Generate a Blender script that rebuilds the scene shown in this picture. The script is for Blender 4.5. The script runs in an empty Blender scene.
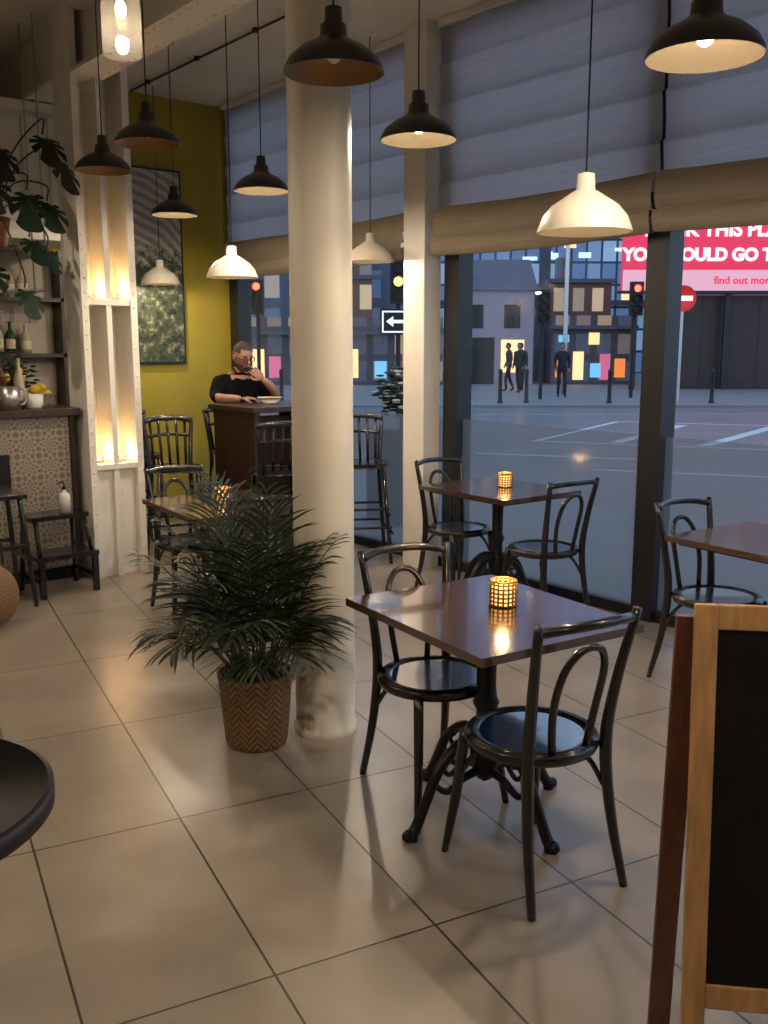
import bpy, math, random
from mathutils import Vector, Matrix
random.seed(7)
R=math.radians
scene=bpy.context.scene
scene.view_settings.view_transform='Standard'
COL=bpy.context.collection
# ------------------------------------------------------------------ materials
def newmat(name):
    m=bpy.data.materials.new(name);m.use_nodes=True
    return m,m.node_tree,m.node_tree.nodes["Principled BSDF"]
def mat(name,c,rough=.5,metal=0,emit=None,es=0,noise=0,nscale=8,coat=0,bump=0,stretch=(1,1,1),spec=None,coatior=None):
    m,nt,b=newmat(name)
    b.inputs["Base Color"].default_value=(*c,1)
    b.inputs["Roughness"].default_value=rough
    b.inputs["Metallic"].default_value=metal
    b.inputs["Coat Weight"].default_value=coat
    if coat: b.inputs["Coat Roughness"].default_value=.08
    if coatior: b.inputs["Coat IOR"].default_value=coatior
    if spec is not None: b.inputs["Specular IOR Level"].default_value=spec
    if emit:
        b.inputs["Emission Color"].default_value=(*emit,1);b.inputs["Emission Strength"].default_value=es
    if noise or bump:
        tc=nt.nodes.new("ShaderNodeTexCoord");mp=nt.nodes.new("ShaderNodeMapping");mp.inputs["Scale"].default_value=stretch
        n=nt.nodes.new("ShaderNodeTexNoise");n.inputs["Scale"].default_value=nscale;n.inputs["Detail"].default_value=5
        nt.links.new(tc.outputs["Object"],mp.inputs[0]);nt.links.new(mp.outputs[0],n.inputs["Vector"])
        if noise:
            r=nt.nodes.new("ShaderNodeValToRGB")
            r.color_ramp.elements[0].position=.3;r.color_ramp.elements[1].position=.7
            r.color_ramp.elements[0].color=(*[x*(1-noise) for x in c],1)
            r.color_ramp.elements[1].color=(*[min(1,x*(1+noise)) for x in c],1)
            nt.links.new(n.outputs["Fac"],r.inputs[0]);nt.links.new(r.outputs[0],b.inputs["Base Color"])
        if bump:
            bp=nt.nodes.new("ShaderNodeBump");bp.inputs["Strength"].default_value=bump;bp.inputs["Distance"].default_value=.01
            nt.links.new(n.outputs["Fac"],bp.inputs["Height"]);nt.links.new(bp.outputs[0],b.inputs["Normal"])
    return m
def N(nt,t): return nt.nodes.new("ShaderNode"+t)
def xzvec(nt):
    tc=N(nt,"TexCoord");s=N(nt,"SeparateXYZ");c=N(nt,"CombineXYZ")
    nt.links.new(tc.outputs["Object"],s.inputs[0]);nt.links.new(s.outputs[0],c.inputs[0]);nt.links.new(s.outputs[2],c.inputs[1])
    return c.outputs[0]
WOODBLK=mat("black_bentwood",(.009,.008,.009),.25,coat=.5,noise=.3,nscale=20)
SEATM=mat("lacquered_seat",(.008,.024,.070),.22,coat=1,coatior=2.0)  # navy base paints the blue window reflection into every seat
TOPWOOD=mat("dark_walnut",(.070,.032,.018),.22,coat=1,noise=.35,nscale=6,stretch=(8,1,8),coatior=1.75)
DKWOOD=mat("dark_brown_wood",(.035,.016,.010),.4,noise=.3,nscale=7,stretch=(6,6,1))
IRON=mat("cast_iron",(.010,.010,.012),.4,metal=.3)
WHITE=mat("white_paint",(.80,.77,.70),.5,noise=.05,nscale=3)
COLM=mat("column_paint",(.72,.67,.57),.45,noise=.08,nscale=2.5)
YEL=mat("yellow_paint",(.36,.28,.025),.7,noise=.1,nscale=2)
GREYW=mat("grey_wall_paint",(.40,.36,.30),.7,noise=.1,nscale=2)
CEIL=mat("ceiling_paint",(.74,.70,.64),.8,noise=.1,nscale=1.5)
FRAME=mat("window_frame_dark",(.012,.014,.018),.4)
BLKSH=mat("black_enamel",(.012,.011,.010),.3,coat=.3)
WHSH=mat("cream_enamel",(.80,.74,.62),.35)
INSH=mat("shade_inner_darkened",(.018,.014,.0085),.8,spec=.05)  # base darkened to near-black so the bulb-lit inside reads cream, not clipped
BRONZE=mat("shade_inner_bronze",(.30,.17,.07),.4,metal=.5)
CORD=mat("cord_black",(.01,.01,.01),.6)
BULB=mat("bulb_glow",(1,.8,.5),.5,emit=(1,.80,.50),es=8)
FLAME=mat("candle_glow",(1,.7,.3),.5,emit=(1,.55,.16),es=2.0)
FLAME2=mat("tealight_flame",(1,.7,.3),.5,emit=(1,.6,.2),es=25)
WAX=mat("wax",(.85,.75,.55),.5)
GOLD=mat("antique_gold",(.45,.28,.10),.35,metal=.9)
STEEL=mat("steel",(.55,.55,.55),.3,metal=.9)
PINE=mat("pine_wood",(.46,.26,.11),.45,noise=.25,nscale=5,stretch=(10,10,1))
REDWOOD=mat("stained_wood",(.13,.045,.024),.45,noise=.3,nscale=5,stretch=(10,10,1))
CHALK=mat("chalkboard_black",(.006,.007,.008),.7,noise=.4,nscale=4,spec=.2)
LEAF=mat("palm_leaf",(.013,.026,.009),.5,noise=.5,nscale=6)
STEM=mat("palm_stem",(.05,.065,.02),.5)
MONST=mat("monstera_leaf",(.009,.024,.013),.4,noise=.4,nscale=5)
SOIL=mat("soil",(.02,.013,.009),.9,bump=.5,nscale=40)
TERRA=mat("terracotta",(.30,.14,.07),.7)
SKIN=mat("skin",(.36,.19,.13),.5)
SHIRT=mat("black_shirt",(.006,.006,.008),.95,spec=.1)
PANTS=mat("dark_trousers",(.015,.015,.022),.8)
HAIR=mat("grey_brown_hair",(.05,.035,.028),.8,noise=.4,nscale=60)
BEARD=mat("grey_beard",(.11,.08,.065),.8,noise=.4,nscale=60)
EYEW=mat("eye_white",(.7,.68,.64),.3)
DARK=mat("matte_black",(.01,.01,.01),.5)
LIPS=mat("lips",(.22,.09,.07),.5)
CERAM=mat("white_ceramic",(.75,.73,.70),.25)
LEMON=mat("lemon_skin",(.75,.50,.04),.45,bump=.2,nscale=60)
BOTG=mat("bottle_green_glass",(.02,.06,.02),.08)
BOTB=mat("bottle_brown_glass",(.10,.04,.01),.08)
BOTC=mat("bottle_clear_liquor",(.45,.38,.26),.08)
PLWHITE=mat("white_plastic",(.7,.7,.72),.35)
LABEL=mat("paper_label",(.6,.55,.42),.7)
def glassmat(name,tint=(.95,.97,1),rough=.01,base=.045,gain=.55):
    m=bpy.data.materials.new(name);m.use_nodes=True;nt=m.node_tree;nt.nodes.clear()
    o=N(nt,"OutputMaterial");mx=N(nt,"MixShader");t=N(nt,"BsdfTransparent");g=N(nt,"BsdfGlossy");f=N(nt,"LayerWeight")
    p=N(nt,"Math");p.operation='POWER';p.inputs[1].default_value=4;q=N(nt,"Math");q.operation='MULTIPLY_ADD';q.inputs[1].default_value=gain;q.inputs[2].default_value=base
    f.inputs[0].default_value=.5
    nt.links.new(f.outputs["Facing"],p.inputs[0]);nt.links.new(p.outputs[0],q.inputs[0])
    t.inputs[0].default_value=(*tint,1);g.inputs["Roughness"].default_value=rough
    nt.links.new(q.outputs[0],mx.inputs[0]);nt.links.new(t.outputs[0],mx.inputs[1]);nt.links.new(g.outputs[0],mx.inputs[2]);nt.links.new(mx.outputs[0],o.inputs[0])
    return m
GLASS=glassmat("window_glass")
GLASSW=glassmat("drinking_glass",(.88,.89,.89),.03,.06,.6)
def transl(name,c,c2,fac,rough=.5,gl=0,wave=False,k=.12,clear=0):
    m=bpy.data.materials.new(name);m.use_nodes=True;nt=m.node_tree;nt.nodes.clear()
    o=N(nt,"OutputMaterial");mx=N(nt,"MixShader");t=N(nt,"BsdfTranslucent");d=N(nt,"BsdfDiffuse")
    t.inputs[0].default_value=(*c2,1);d.inputs[0].default_value=(*c,1);mx.inputs[0].default_value=fac
    nt.links.new(d.outputs[0],mx.inputs[1]);nt.links.new(t.outputs[0],mx.inputs[2])
    last=mx.outputs[0]
    if gl:
        g=N(nt,"BsdfGlossy");g.inputs["Roughness"].default_value=rough;m2=N(nt,"MixShader");m2.inputs[0].default_value=gl
        nt.links.new(last,m2.inputs[1]);nt.links.new(g.outputs[0],m2.inputs[2]);last=m2.outputs[0]
    if clear:
        g=N(nt,"BsdfTransparent");m2=N(nt,"MixShader");m2.inputs[0].default_value=clear
        nt.links.new(last,m2.inputs[1]);nt.links.new(g.outputs[0],m2.inputs[2]);last=m2.outputs[0]
    if wave:
        tc=N(nt,"TexCoord");n=N(nt,"TexNoise");mp=N(nt,"Mapping");mp.inputs["Scale"].default_value=(1,1.2,60)
        n.inputs["Scale"].default_value=2;nt.links.new(tc.outputs["Object"],mp.inputs[0]);nt.links.new(mp.outputs[0],n.inputs["Vector"])
        for node,cc in ((t,c2),(d,c)):
            r=N(nt,"ValToRGB");r.color_ramp.elements[0].color=(*[x*(1-k) for x in cc],1);r.color_ramp.elements[1].color=(*[min(1,x*(1+k)) for x in cc],1)
            r.color_ramp.elements[0].position=.35;r.color_ramp.elements[1].position=.65
            nt.links.new(n.outputs["Fac"],r.inputs[0]);nt.links.new(r.outputs[0],node.inputs[0])
    nt.links.new(last,o.inputs[0]);return m
FROST=transl("frosted_glass",(.10,.105,.105),(.27,.275,.265),.75,.2,.07,clear=.35)
OPAL=transl("pale_jar_glass",(.7,.68,.62),(.6,.56,.48),.5,.08,.3,clear=.62)
BLIND=transl("blind_fabric",(.42,.39,.38),(.48,.44,.44),.5,wave=True,k=.06)
HEM=transl("blind_hem_fabric",(.34,.29,.22),(.10,.09,.07),.15,wave=True,k=.08)
def floor_mat():
    m,nt,b=newmat("stone_tile_floor")
    tc=N(nt,"TexCoord");mp=N(nt,"Mapping");a=R(12);P0=(1.405,2.883)
    mp.inputs["Rotation"].default_value=(0,0,a)
    mp.inputs["Location"].default_value=(-(P0[0]*math.cos(a)-P0[1]*math.sin(a)),-(P0[0]*math.sin(a)+P0[1]*math.cos(a)),0)
    br=N(nt,"TexBrick");br.offset=0;br.squash=1
    br.inputs["Scale"].default_value=1;br.inputs["Brick Width"].default_value=.49;br.inputs["Row Height"].default_value=.955
    br.inputs["Mortar Size"].default_value=.0038;br.inputs["Mortar Smooth"].default_value=.1
    br.inputs["Color1"].default_value=(.33,.28,.225,1);br.inputs["Color2"].default_value=(.285,.243,.197,1);br.inputs["Mortar"].default_value=(.045,.037,.03,1)
    nt.links.new(tc.outputs["Object"],mp.inputs[0]);nt.links.new(mp.outputs[0],br.inputs["Vector"])
    n=N(nt,"TexNoise");n.inputs["Scale"].default_value=2.6;n.inputs["Detail"].default_value=5;n.inputs["Roughness"].default_value=.55
    nt.links.new(tc.outputs["Object"],n.inputs["Vector"])
    r=N(nt,"MapRange");r.inputs[1].default_value=.15;r.inputs[2].default_value=.85;r.inputs[3].default_value=.68;r.inputs[4].default_value=1.28
    nt.links.new(n.outputs["Fac"],r.inputs[0])
    mx=N(nt,"VectorMath");mx.operation='SCALE'
    nt.links.new(br.outputs["Color"],mx.inputs[0]);nt.links.new(r.outputs[0],mx.inputs["Scale"]);nt.links.new(mx.outputs[0],b.inputs["Base Color"])
    b.inputs["Roughness"].default_value=.29
    b.inputs["Specular IOR Level"].default_value=.75
    bp=N(nt,"Bump");bp.invert=True;bp.inputs["Strength"].default_value=.5;bp.inputs["Distance"].default_value=.004
    nt.links.new(br.outputs["Fac"],bp.inputs["Height"]);nt.links.new(bp.outputs[0],b.inputs["Normal"])
    return m
FLOOR=floor_mat()
def bar_tile():
    m,nt,b=newmat("encaustic_tiles");v=xzvec(nt)
    def vm(op,a,bv=None):
        n=N(nt,"VectorMath");n.operation=op;nt.links.new(a,n.inputs[0])
        if bv is not None: n.inputs[1].default_value=bv
        return n
    s=vm('SCALE',v);s.inputs["Scale"].default_value=1/.15
    fr=vm('FRACTION',s.outputs[0]);su=vm('SUBTRACT',fr.outputs[0],(.5,.5,0));le=vm('LENGTH',su.outputs[0])
    w=N(nt,"Math");w.operation='MULTIPLY';w.inputs[1].default_value=22;nt.links.new(le.outputs["Value"],w.inputs[0])
    si=N(nt,"Math");si.operation='SINE';nt.links.new(w.outputs[0],si.inputs[0])
    sp=N(nt,"SeparateXYZ");nt.links.new(su.outputs[0],sp.inputs[0])
    at=N(nt,"Math");at.operation='ARCTAN2';nt.links.new(sp.outputs[0],at.inputs[0]);nt.links.new(sp.outputs[1],at.inputs[1])
    m8=N(nt,"Math");m8.operation='MULTIPLY';m8.inputs[1].default_value=8;nt.links.new(at.outputs[0],m8.inputs[0])
    co=N(nt,"Math");co.operation='COSINE';nt.links.new(m8.outputs[0],co.inputs[0])
    ad=N(nt,"Math");ad.operation='MULTIPLY';nt.links.new(si.outputs[0],ad.inputs[0]);nt.links.new(co.outputs[0],ad.inputs[1])
    r=N(nt,"ValToRGB");r.color_ramp.interpolation='EASE'
    r.color_ramp.elements[0].position=.0;r.color_ramp.elements[1].position=.3
    r.color_ramp.elements[0].color=(.33,.29,.23,1);r.color_ramp.elements[1].color=(.17,.14,.11,1)
    nt.links.new(ad.outputs[0],r.inputs[0]);nt.links.new(r.outputs[0],b.inputs["Base Color"]);b.inputs["Roughness"].default_value=.35
    return m
BARTILE=bar_tile()
def basket_mat():
    m,nt,b=newmat("woven_basket")
    tc=N(nt,"TexCoord");s=N(nt,"SeparateXYZ");nt.links.new(tc.outputs["Object"],s.inputs[0])
    at=N(nt,"Math");at.operation='ARCTAN2';nt.links.new(s.outputs[0],at.inputs[0]);nt.links.new(s.outputs[1],at.inputs[1])
    pp=N(nt,"Math");pp.operation='PINGPONG';pp.inputs[1].default_value=.262;nt.links.new(at.outputs[0],pp.inputs[0])
    mz=N(nt,"Math");mz.operation='MULTIPLY_ADD';mz.inputs[1].default_value=.16;nt.links.new(pp.outputs[0],mz.inputs[0]);nt.links.new(s.outputs[2],mz.inputs[2])
    w=N(nt,"Math");w.operation='MULTIPLY';w.inputs[1].default_value=230;nt.links.new(mz.outputs[0],w.inputs[0])
    si=N(nt,"Math");si.operation='SINE';nt.links.new(w.outputs[0],si.inputs[0])
    r=N(nt,"ValToRGB");r.color_ramp.elements[0].position=0.0;r.color_ramp.elements[1].position=.9
    r.color_ramp.elements[0].color=(.20,.11,.05,1);r.color_ramp.elements[1].color=(.40,.24,.11,1)
    nt.links.new(si.outputs[0],r.inputs[0]);nt.links.new(r.outputs[0],b.inputs["Base Color"]);b.inputs["Roughness"].default_value=.6
    bp=N(nt,"Bump");bp.inputs["Strength"].default_value=.5;bp.inputs["Distance"].default_value=.006
    nt.links.new(si.outputs[0],bp.inputs["Height"]);nt.links.new(bp.outputs[0],b.inputs["Normal"])
    return m
BASKET=basket_mat()
def facade(name,wall,dark,lit,w,h,mortar,es,bias=-.5):
    m,nt,b=newmat(name);v=xzvec(nt)
    br=N(nt,"TexBrick");br.offset=0;br.inputs["Scale"].default_value=1;br.inputs["Brick Width"].default_value=w;br.inputs["Row Height"].default_value=h
    br.inputs["Mortar Size"].default_value=mortar;br.inputs["Bias"].default_value=bias
    br.inputs["Color1"].default_value=(*dark,1);br.inputs["Color2"].default_value=(*lit,1);br.inputs["Mortar"].default_value=(*wall,1)
    nt.links.new(v,br.inputs["Vector"]);nt.links.new(br.outputs["Color"],b.inputs["Base Color"])
    inv=N(nt,"Math");inv.operation='SUBTRACT';inv.inputs[0].default_value=1;nt.links.new(br.outputs["Fac"],inv.inputs[1])
    mu=N(nt,"Math");mu.operation='MULTIPLY';mu.inputs[1].default_value=es;nt.links.new(inv.outputs[0],mu.inputs[0])
    nt.links.new(br.outputs["Color"],b.inputs["Emission Color"]);nt.links.new(mu.outputs[0],b.inputs["Emission Strength"])
    b.inputs["Roughness"].default_value=.4
    return m
def paint_mat():
    m,nt,b=newmat("botanical_print");v=xzvec(nt)
    n=N(nt,"TexNoise");n.inputs["Scale"].default_value=12;n.inputs["Detail"].default_value=10;n.inputs["Roughness"].default_value=.75;nt.links.new(v,n.inputs["Vector"])
    r=N(nt,"ValToRGB");e=r.color_ramp.elements;e[0].position=.40;e[0].color=(.008,.014,.008,1);e[1].position=.66;e[1].color=(.45,.40,.27,1);x=e.new(.54);x.color=(.07,.09,.045,1)
    nt.links.new(n.outputs["Fac"],r.inputs[0])
    mp=N(nt,"Mapping");mp.inputs["Location"].default_value=(.45,.5,0);nt.links.new(v,mp.inputs[0])
    w=N(nt,"TexWave");w.wave_type='RINGS';w.rings_direction='SPHERICAL';w.inputs["Scale"].default_value=4;w.inputs["Distortion"].default_value=4;w.inputs["Detail"].default_value=5;nt.links.new(mp.outputs[0],w.inputs["Vector"])
    r2=N(nt,"ValToRGB");r2.color_ramp.elements[0].color=(.26,.26,.23,1);r2.color_ramp.elements[1].color=(.55,.52,.45,1);r2.color_ramp.elements[0].position=.1;nt.links.new(w.outputs["Fac"],r2.inputs[0])
    s=N(nt,"SeparateXYZ");nt.links.new(v,s.inputs[0])
    ad=N(nt,"Math");ad.operation='MULTIPLY_ADD';ad.inputs[1].default_value=1.2;nt.links.new(n.outputs["Fac"],ad.inputs[0]);nt.links.new(s.outputs[1],ad.inputs[2])
    mr=N(nt,"MapRange");mr.inputs[1].default_value=.6;mr.inputs[2].default_value=.8;nt.links.new(ad.outputs[0],mr.inputs[0])
    mx=N(nt,"Mix");mx.data_type='RGBA';nt.links.new(mr.outputs[0],mx.inputs[0]);nt.links.new(r.outputs[0],mx.inputs[6]);nt.links.new(r2.outputs[0],mx.inputs[7])
    nt.links.new(mx.outputs[2],b.inputs["Base Color"]);b.inputs["Roughness"].default_value=.4
    return m
PRINT=paint_mat()
# ------------------------------------------------------------------ mesh builder
def cr(pts,n):
    P=[Vector(p) for p in pts];out=[]
    Q=[2*P[0]-P[1]]+P+[2*P[-1]-P[-2]]
    for i in range(1,len(Q)-2):
        for k in range(n):
            t=k/n;a,b,c,d=Q[i-1:i+3]
            out.append(.5*((2*b)+(c-a)*t+(2*a-5*b+4*c-d)*t*t+(3*b-a-3*c+d)*t**3))
    out.append(P[-1]);return out
class MB:
    def __init__(s): s.V=[];s.F=[];s.M=[];s.S=[];s.mats=[]
    def mi(s,m):
        if m not in s.mats:s.mats.append(m)
        return s.mats.index(m)
    def add(s,vs,fs,m,smooth=True,T=None):
        o=len(s.V);i=s.mi(m)
        for v in vs:
            v=Vector(v);s.V.append(T@v if T is not None else v)
        for f in fs:
            s.F.append([k+o for k in f]);s.M.append(i);s.S.append(smooth)
    def box(s,x0,x1,y0,y1,z0,z1,m,T=None):
        vs=[(x,y,z) for x in(x0,x1) for y in(y0,y1) for z in(z0,z1)]
        s.add(vs,[(0,1,3,2),(4,6,7,5),(0,4,5,1),(2,3,7,6),(0,2,6,4),(1,5,7,3)],m,False,T)
    def lathe(s,prof,m,seg=32,c=(0,0,0),T=None,cap=False,smooth=True):
        vs=[];fs=[];n=len(prof)
        for i in range(seg):
            a=2*math.pi*i/seg
            for r,z in prof: vs.append((c[0]+r*math.cos(a),c[1]+r*math.sin(a),c[2]+z))
        for i in range(seg):
            j=(i+1)%seg
            for k in range(n-1): fs.append((i*n+k,i*n+k+1,j*n+k+1,j*n+k) if prof[k][1]>prof[k+1][1] else (i*n+k,j*n+k,j*n+k+1,i*n+k+1))
        if cap:
            fs.append([i*n for i in range(seg)]);fs.append([i*n+n-1 for i in range(seg)])
        s.add(vs,fs,m,smooth,T)
    def cyl(s,r,z0,z1,m,c=(0,0),seg=24,T=None):
        s.lathe([(0.0005,z1),(r,z1)],m,seg,(c[0],c[1],0),T,smooth=False);s.lathe([(r,z1),(r,z0)],m,seg,(c[0],c[1],0),T);s.lathe([(r,z0),(0.0005,z0)],m,seg,(c[0],c[1],0),T,smooth=False)
    def tube(s,pts,r,m,seg=8,n=4,closed=False,T=None,flat=1):
        if closed: P=[Vector(p) for p in pts]
        else: P=cr(pts,n) if n>1 else [Vector(p) for p in pts]
        L=len(P)
        if isinstance(r,(int,float)): rr=[r]*L
        else:
            rr=[]
            for i in range(L):
                t=i/(L-1)*(len(r)-1);k=min(int(t),len(r)-2);rr.append(r[k]*(1-(t-k))+r[k+1]*(t-k))
        vs=[];fs=[];prev=None
        for i in range(L):
            if closed: d=P[(i+1)%L]-P[i-1]
            else: d=P[min(i+1,L-1)]-P[max(i-1,0)]
            d.normalize()
            if prev is None:
                u=d.orthogonal().normalized()
            else:
                u=(prev-d*prev.dot(d)).normalized()
            prev=u;w=d.cross(u)
            for k in range(seg):
                a=2*math.pi*k/seg;vs.append(P[i]+(u*math.cos(a)+w*math.sin(a)*flat)*rr[i])
        for i in range(L if closed else L-1):
            j=(i+1)%L
            for k in range(seg):
                l=(k+1)%seg;fs.append((i*seg+k,i*seg+l,j*seg+l,j*seg+k))
        if not closed: fs.append([k for k in range(seg)][::-1]);fs.append([(L-1)*seg+k for k in range(seg)])
        s.add(vs,fs,m,True,T)
    def ell(s,c,rad,m,T=None,u=20,v=12,f=None,keep=None):
        vs=[];fs=[]
        for j in range(v+1):
            ph=math.pi*j/v
            for i in range(u):
                a=2*math.pi*i/u
                p=Vector((math.sin(ph)*math.cos(a),math.sin(ph)*math.sin(a),math.cos(ph)))
                if f:p=f(p)
                vs.append((c[0]+p.x*rad[0],c[1]+p.y*rad[1],c[2]+p.z*rad[2]))
        for j in range(v):
            for i in range(u):
                k=(i+1)%u
                q=(j*u+i,(j+1)*u+i,(j+1)*u+k,j*u+k)
                if keep:
                    cc=sum((Vector(vs[x]) for x in q),Vector())/4-Vector(c)
                    if not keep(cc): continue
                fs.append(q)
        s.add(vs,fs,m,True,T)
    def obj(s,name,loc=(0,0,0),rz=0,bevel=0,parent=None,scale=1):
        me=bpy.data.meshes.new(name);me.from_pydata([tuple(v) for v in s.V],[],s.F)
        for m in s.mats: me.materials.append(m)
        me.polygons.foreach_set("material_index",s.M);me.polygons.foreach_set("use_smooth",s.S);me.validate();me.update()
        o=bpy.data.objects.new(name,me);COL.objects.link(o);o.location=loc;o.rotation_euler=(0,0,R(rz));o.scale=(scale,)*3
        if bevel:
            b=o.modifiers.new("bevel","BEVEL");b.width=bevel;b.segments=2;b.limit_method='ANGLE';b.angle_limit=R(50)
        if parent:o.parent=parent
        return o
def inst(o,loc,rz,name=None):
    n=bpy.data.objects.new(name or o.name.split(".")[0],o.data);COL.objects.link(n);n.location=loc;n.rotation_euler=(0,0,R(rz))
    for md in o.modifiers:
        b=n.modifiers.new("bevel","BEVEL");b.width=md.width;b.segments=2;b.limit_method='ANGLE';b.angle_limit=md.angle_limit
    return n
LC=(1,.80,.58)
def plight(name,loc,w,col=LC,r=.03,parent=None):
    l=bpy.data.lights.new(name,'POINT');l.energy=w;l.color=col;l.shadow_soft_size=r
    o=bpy.data.objects.new(name,l);COL.objects.link(o);o.location=loc
    if parent:o.parent=parent
    return o
# ------------------------------------------------------------------ room
WX=4.73;H=3.82
b=MB();b.box(-3,4.95,-3,8.3,-.08,0,FLOOR);b.obj("floor")
b=MB();b.box(-3,4.95,-3,8.3,H,H+.1,CEIL);b.obj("ceiling")
b=MB();b.box(-3,4.95,8.2,8.3,0,H,YEL);b.obj("wall_back")
b=MB();b.box(-3.1,-3,-3,8.3,0,H,GREYW);b.obj("wall_left")
b=MB();b.box(-3.1,4.95,-3.1,-3,0,H,GREYW);b.obj("wall_front")
mull=[8.12,6.66,5.08,3.36,1.66,-.04,-1.74,-2.95]
for i in range(len(mull)-1):
    y1,y0=mull[i],mull[i+1];b=MB()
    w=.075
    b.box(WX,WX+.14,y0-w,y0+w if i<len(mull)-2 else y0+.05,0,H,FRAME)
    if i==0:b.box(WX,WX+.14,y1-.08,8.2,0,H,FRAME)
    b.box(WX+.02,WX+.12,y0+w,y1-w,0,.07,FRAME);b.box(WX+.02,WX+.12,y0+w,y1-w,H-.08,H,FRAME)
    gx=WX+.06
    b.add([(gx,y0+w,1.12),(gx,y1-w,1.12),(gx,y1-w,H-.08),(gx,y0+w,H-.08)],[(0,1,2,3)],GLASS,False)
    b.add([(gx,y0+w,.07),(gx,y1-w,.07),(gx,y1-w,1.12),(gx,y0+w,1.12)],[(0,1,2,3)],FROST,False)
    b.obj("window_%d"%(i+1))
# blinds
for (y0,y1) in [(5.46,8.1),(3.33,5.14),(1.62,3.30),(-.1,1.58),(-1.8,-.12)]:
    b=MB();ny=24
    prof=[];z=H-.04
    while z>2.60:
        prof.append((z,0));prof.append((z-.10,.012));z-=.26
        prof.append((z+.03,.016));prof.append((z+.015,-.004))
    prof.append((2.60,0))
    hp=[(2.60,-.01),(2.56,-.05),(2.46,-.065),(2.40,-.05),(2.39,-.02),(2.385,-.075),(2.34,-.08),(2.27,-.06),(2.27,-.01),(2.36,-.005)]
    def sheet(pr,mt):
        vs=[];fs=[];n=len(pr)
        for j in range(ny+1):
            t=j/ny;y=y0+(y1-y0)*t
            wv=.008*math.sin(t*9+y0)+.006*math.sin(t*23)
            sag=.02*math.sin(math.pi*t)
            for (z,d) in pr: vs.append((WX-.07+d+wv,y,z-(sag if z<2.65 else 0)))
        for j in range(ny):
            for k in range(n-1): fs.append((j*n+k,j*n+k+1,(j+1)*n+k+1,(j+1)*n+k))
        b.add(vs,fs,mt,True)
    sheet(prof,BLIND);sheet(hp,HEM)
    b.box(WX-.1,WX-.03,y0,y1,H-.05,H-.005,WHITE)
    b.obj("roman_blind")
b=MB();b.box(WX-.16,WX+.0,5.19,5.42,0,H,WHITE);b.obj("square_column",bevel=.006)
b=MB();b.lathe([(.125,H),(.128,.5),(.13,.03),(.137,.028),(.137,0)],COLM,64);b.obj("round_column",(2.28,3.22,0))
# steel pillar with candle niches
b=MB()
x0,x1,y0,y1=2.55,2.95,6.40,6.72
b.box(x0,x1,y1-.05,y1,0,H,WHITE);b.box(x0,x0+.05,y0,y1-.05,0,H,WHITE);b.box(x1-.05,x1,y0,y1-.05,0,H,WHITE)
b.box((x0+x1)/2-.02,(x0+x1)/2+.02,y0+.02,y1-.05,.0,H,WHITE)
for z in (.78,1.92): b.box(x0+.05,x1-.05,y0+.01,y1-.05,z,z+.04,WHITE)
b.box(x0+.05,x1-.05,y0+.06,y1-.05,0,.78,WHITE)
for zz in range(40):
    for xx in (x0+.025,x1-.025): b.ell((xx,y0,.1+zz*.095),(.009,.006,.009),WHITE,u=8,v=5)
b.obj("riveted_pillar",bevel=.004)
for z in (.82,1.96):
    for x in (x0+.115,x1-.115):
        b=MB();b.lathe([(.001,0),(.03,0),(.034,.045),(.031,.045),(.028,.008),(.001,.008)],GLASSW,20);b.cyl(.026,.008,.022,WAX);b.ell((0,0,.034),(.006,.006,.012),FLAME2,u=8,v=6)
        o=b.obj("tealight",(x,y0+.12,z));plight("flame_light",(0,-.02,.07),2.3,(1,.58,.24),.015,o)
b=MB();b.box(2.66,2.70,.0,8.2,3.42,H,WHITE);b.box(2.56,2.80,0,8.2,3.40,3.43,WHITE)
b.box(2.5,2.9,0,6.39,3.79,H,WHITE)
for k in range(80):
    for dx in (2.60,2.76): b.ell((dx,.05+k*.1,3.40),(.012,.012,.008),WHITE,u=8,v=5)
b.obj("riveted_beam")
b=MB()
b.tube([(3.76,1.5,H-.02),(3.76,8.1,H-.02)],.008,CORD,n=1)
for k in range(8): b.box(3.745,3.775,1.8+k*.85,1.83+k*.85,H-.03,H,CORD)
b.obj("ceiling_conduit")
# bar counter
b=MB();b.box(-1.5,2.47,6.55,7.1,.1,1.17,BARTILE);b.box(-1.5,2.45,6.6,7.08,0,.1,DARK);b.box(-1.5,2.53,6.47,7.16,1.17,1.22,DKWOOD);b.box(2.47,2.50,6.53,7.1,0,1.17,DKWOOD)
b.obj("bar_counter",bevel=.004)
b=MB();b.box(-1.5,2.95,7.35,7.75,2.47,3.33,WHITE)
for k in range(23): b.box(-1.45+k*.19,-1.45+k*.19+.15,7.325,7.35,2.55,3.30,WHITE)
b.box(-1.5,2.98,7.28,7.8,2.42,2.48,WHITE);b.box(-1.5,2.98,7.28,7.8,3.33,3.39,WHITE)
b.obj("panelled_bulkhead",bevel=.005)
b=MB();b.box(-1.5,3.02,7.75,8.19,0,1.0,DKWOOD);b.box(-1.5,3.02,7.72,8.19,1.0,1.04,DKWOOD)
b.box(-1.5,3.02,8.15,8.19,1.0,2.41,GREYW)
b.box(-1.5,3.02,7.95,8.15,1.55,1.58,DKWOOD);b.box(-1.5,3.02,7.95,8.15,2.0,2.03,DKWOOD)
for x in (-1.5,-.1,1.3,2.99): b.box(x,x+.03,7.95,8.15,1.04,2.41,DKWOOD)
b.obj("back_bar_shelf")
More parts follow.
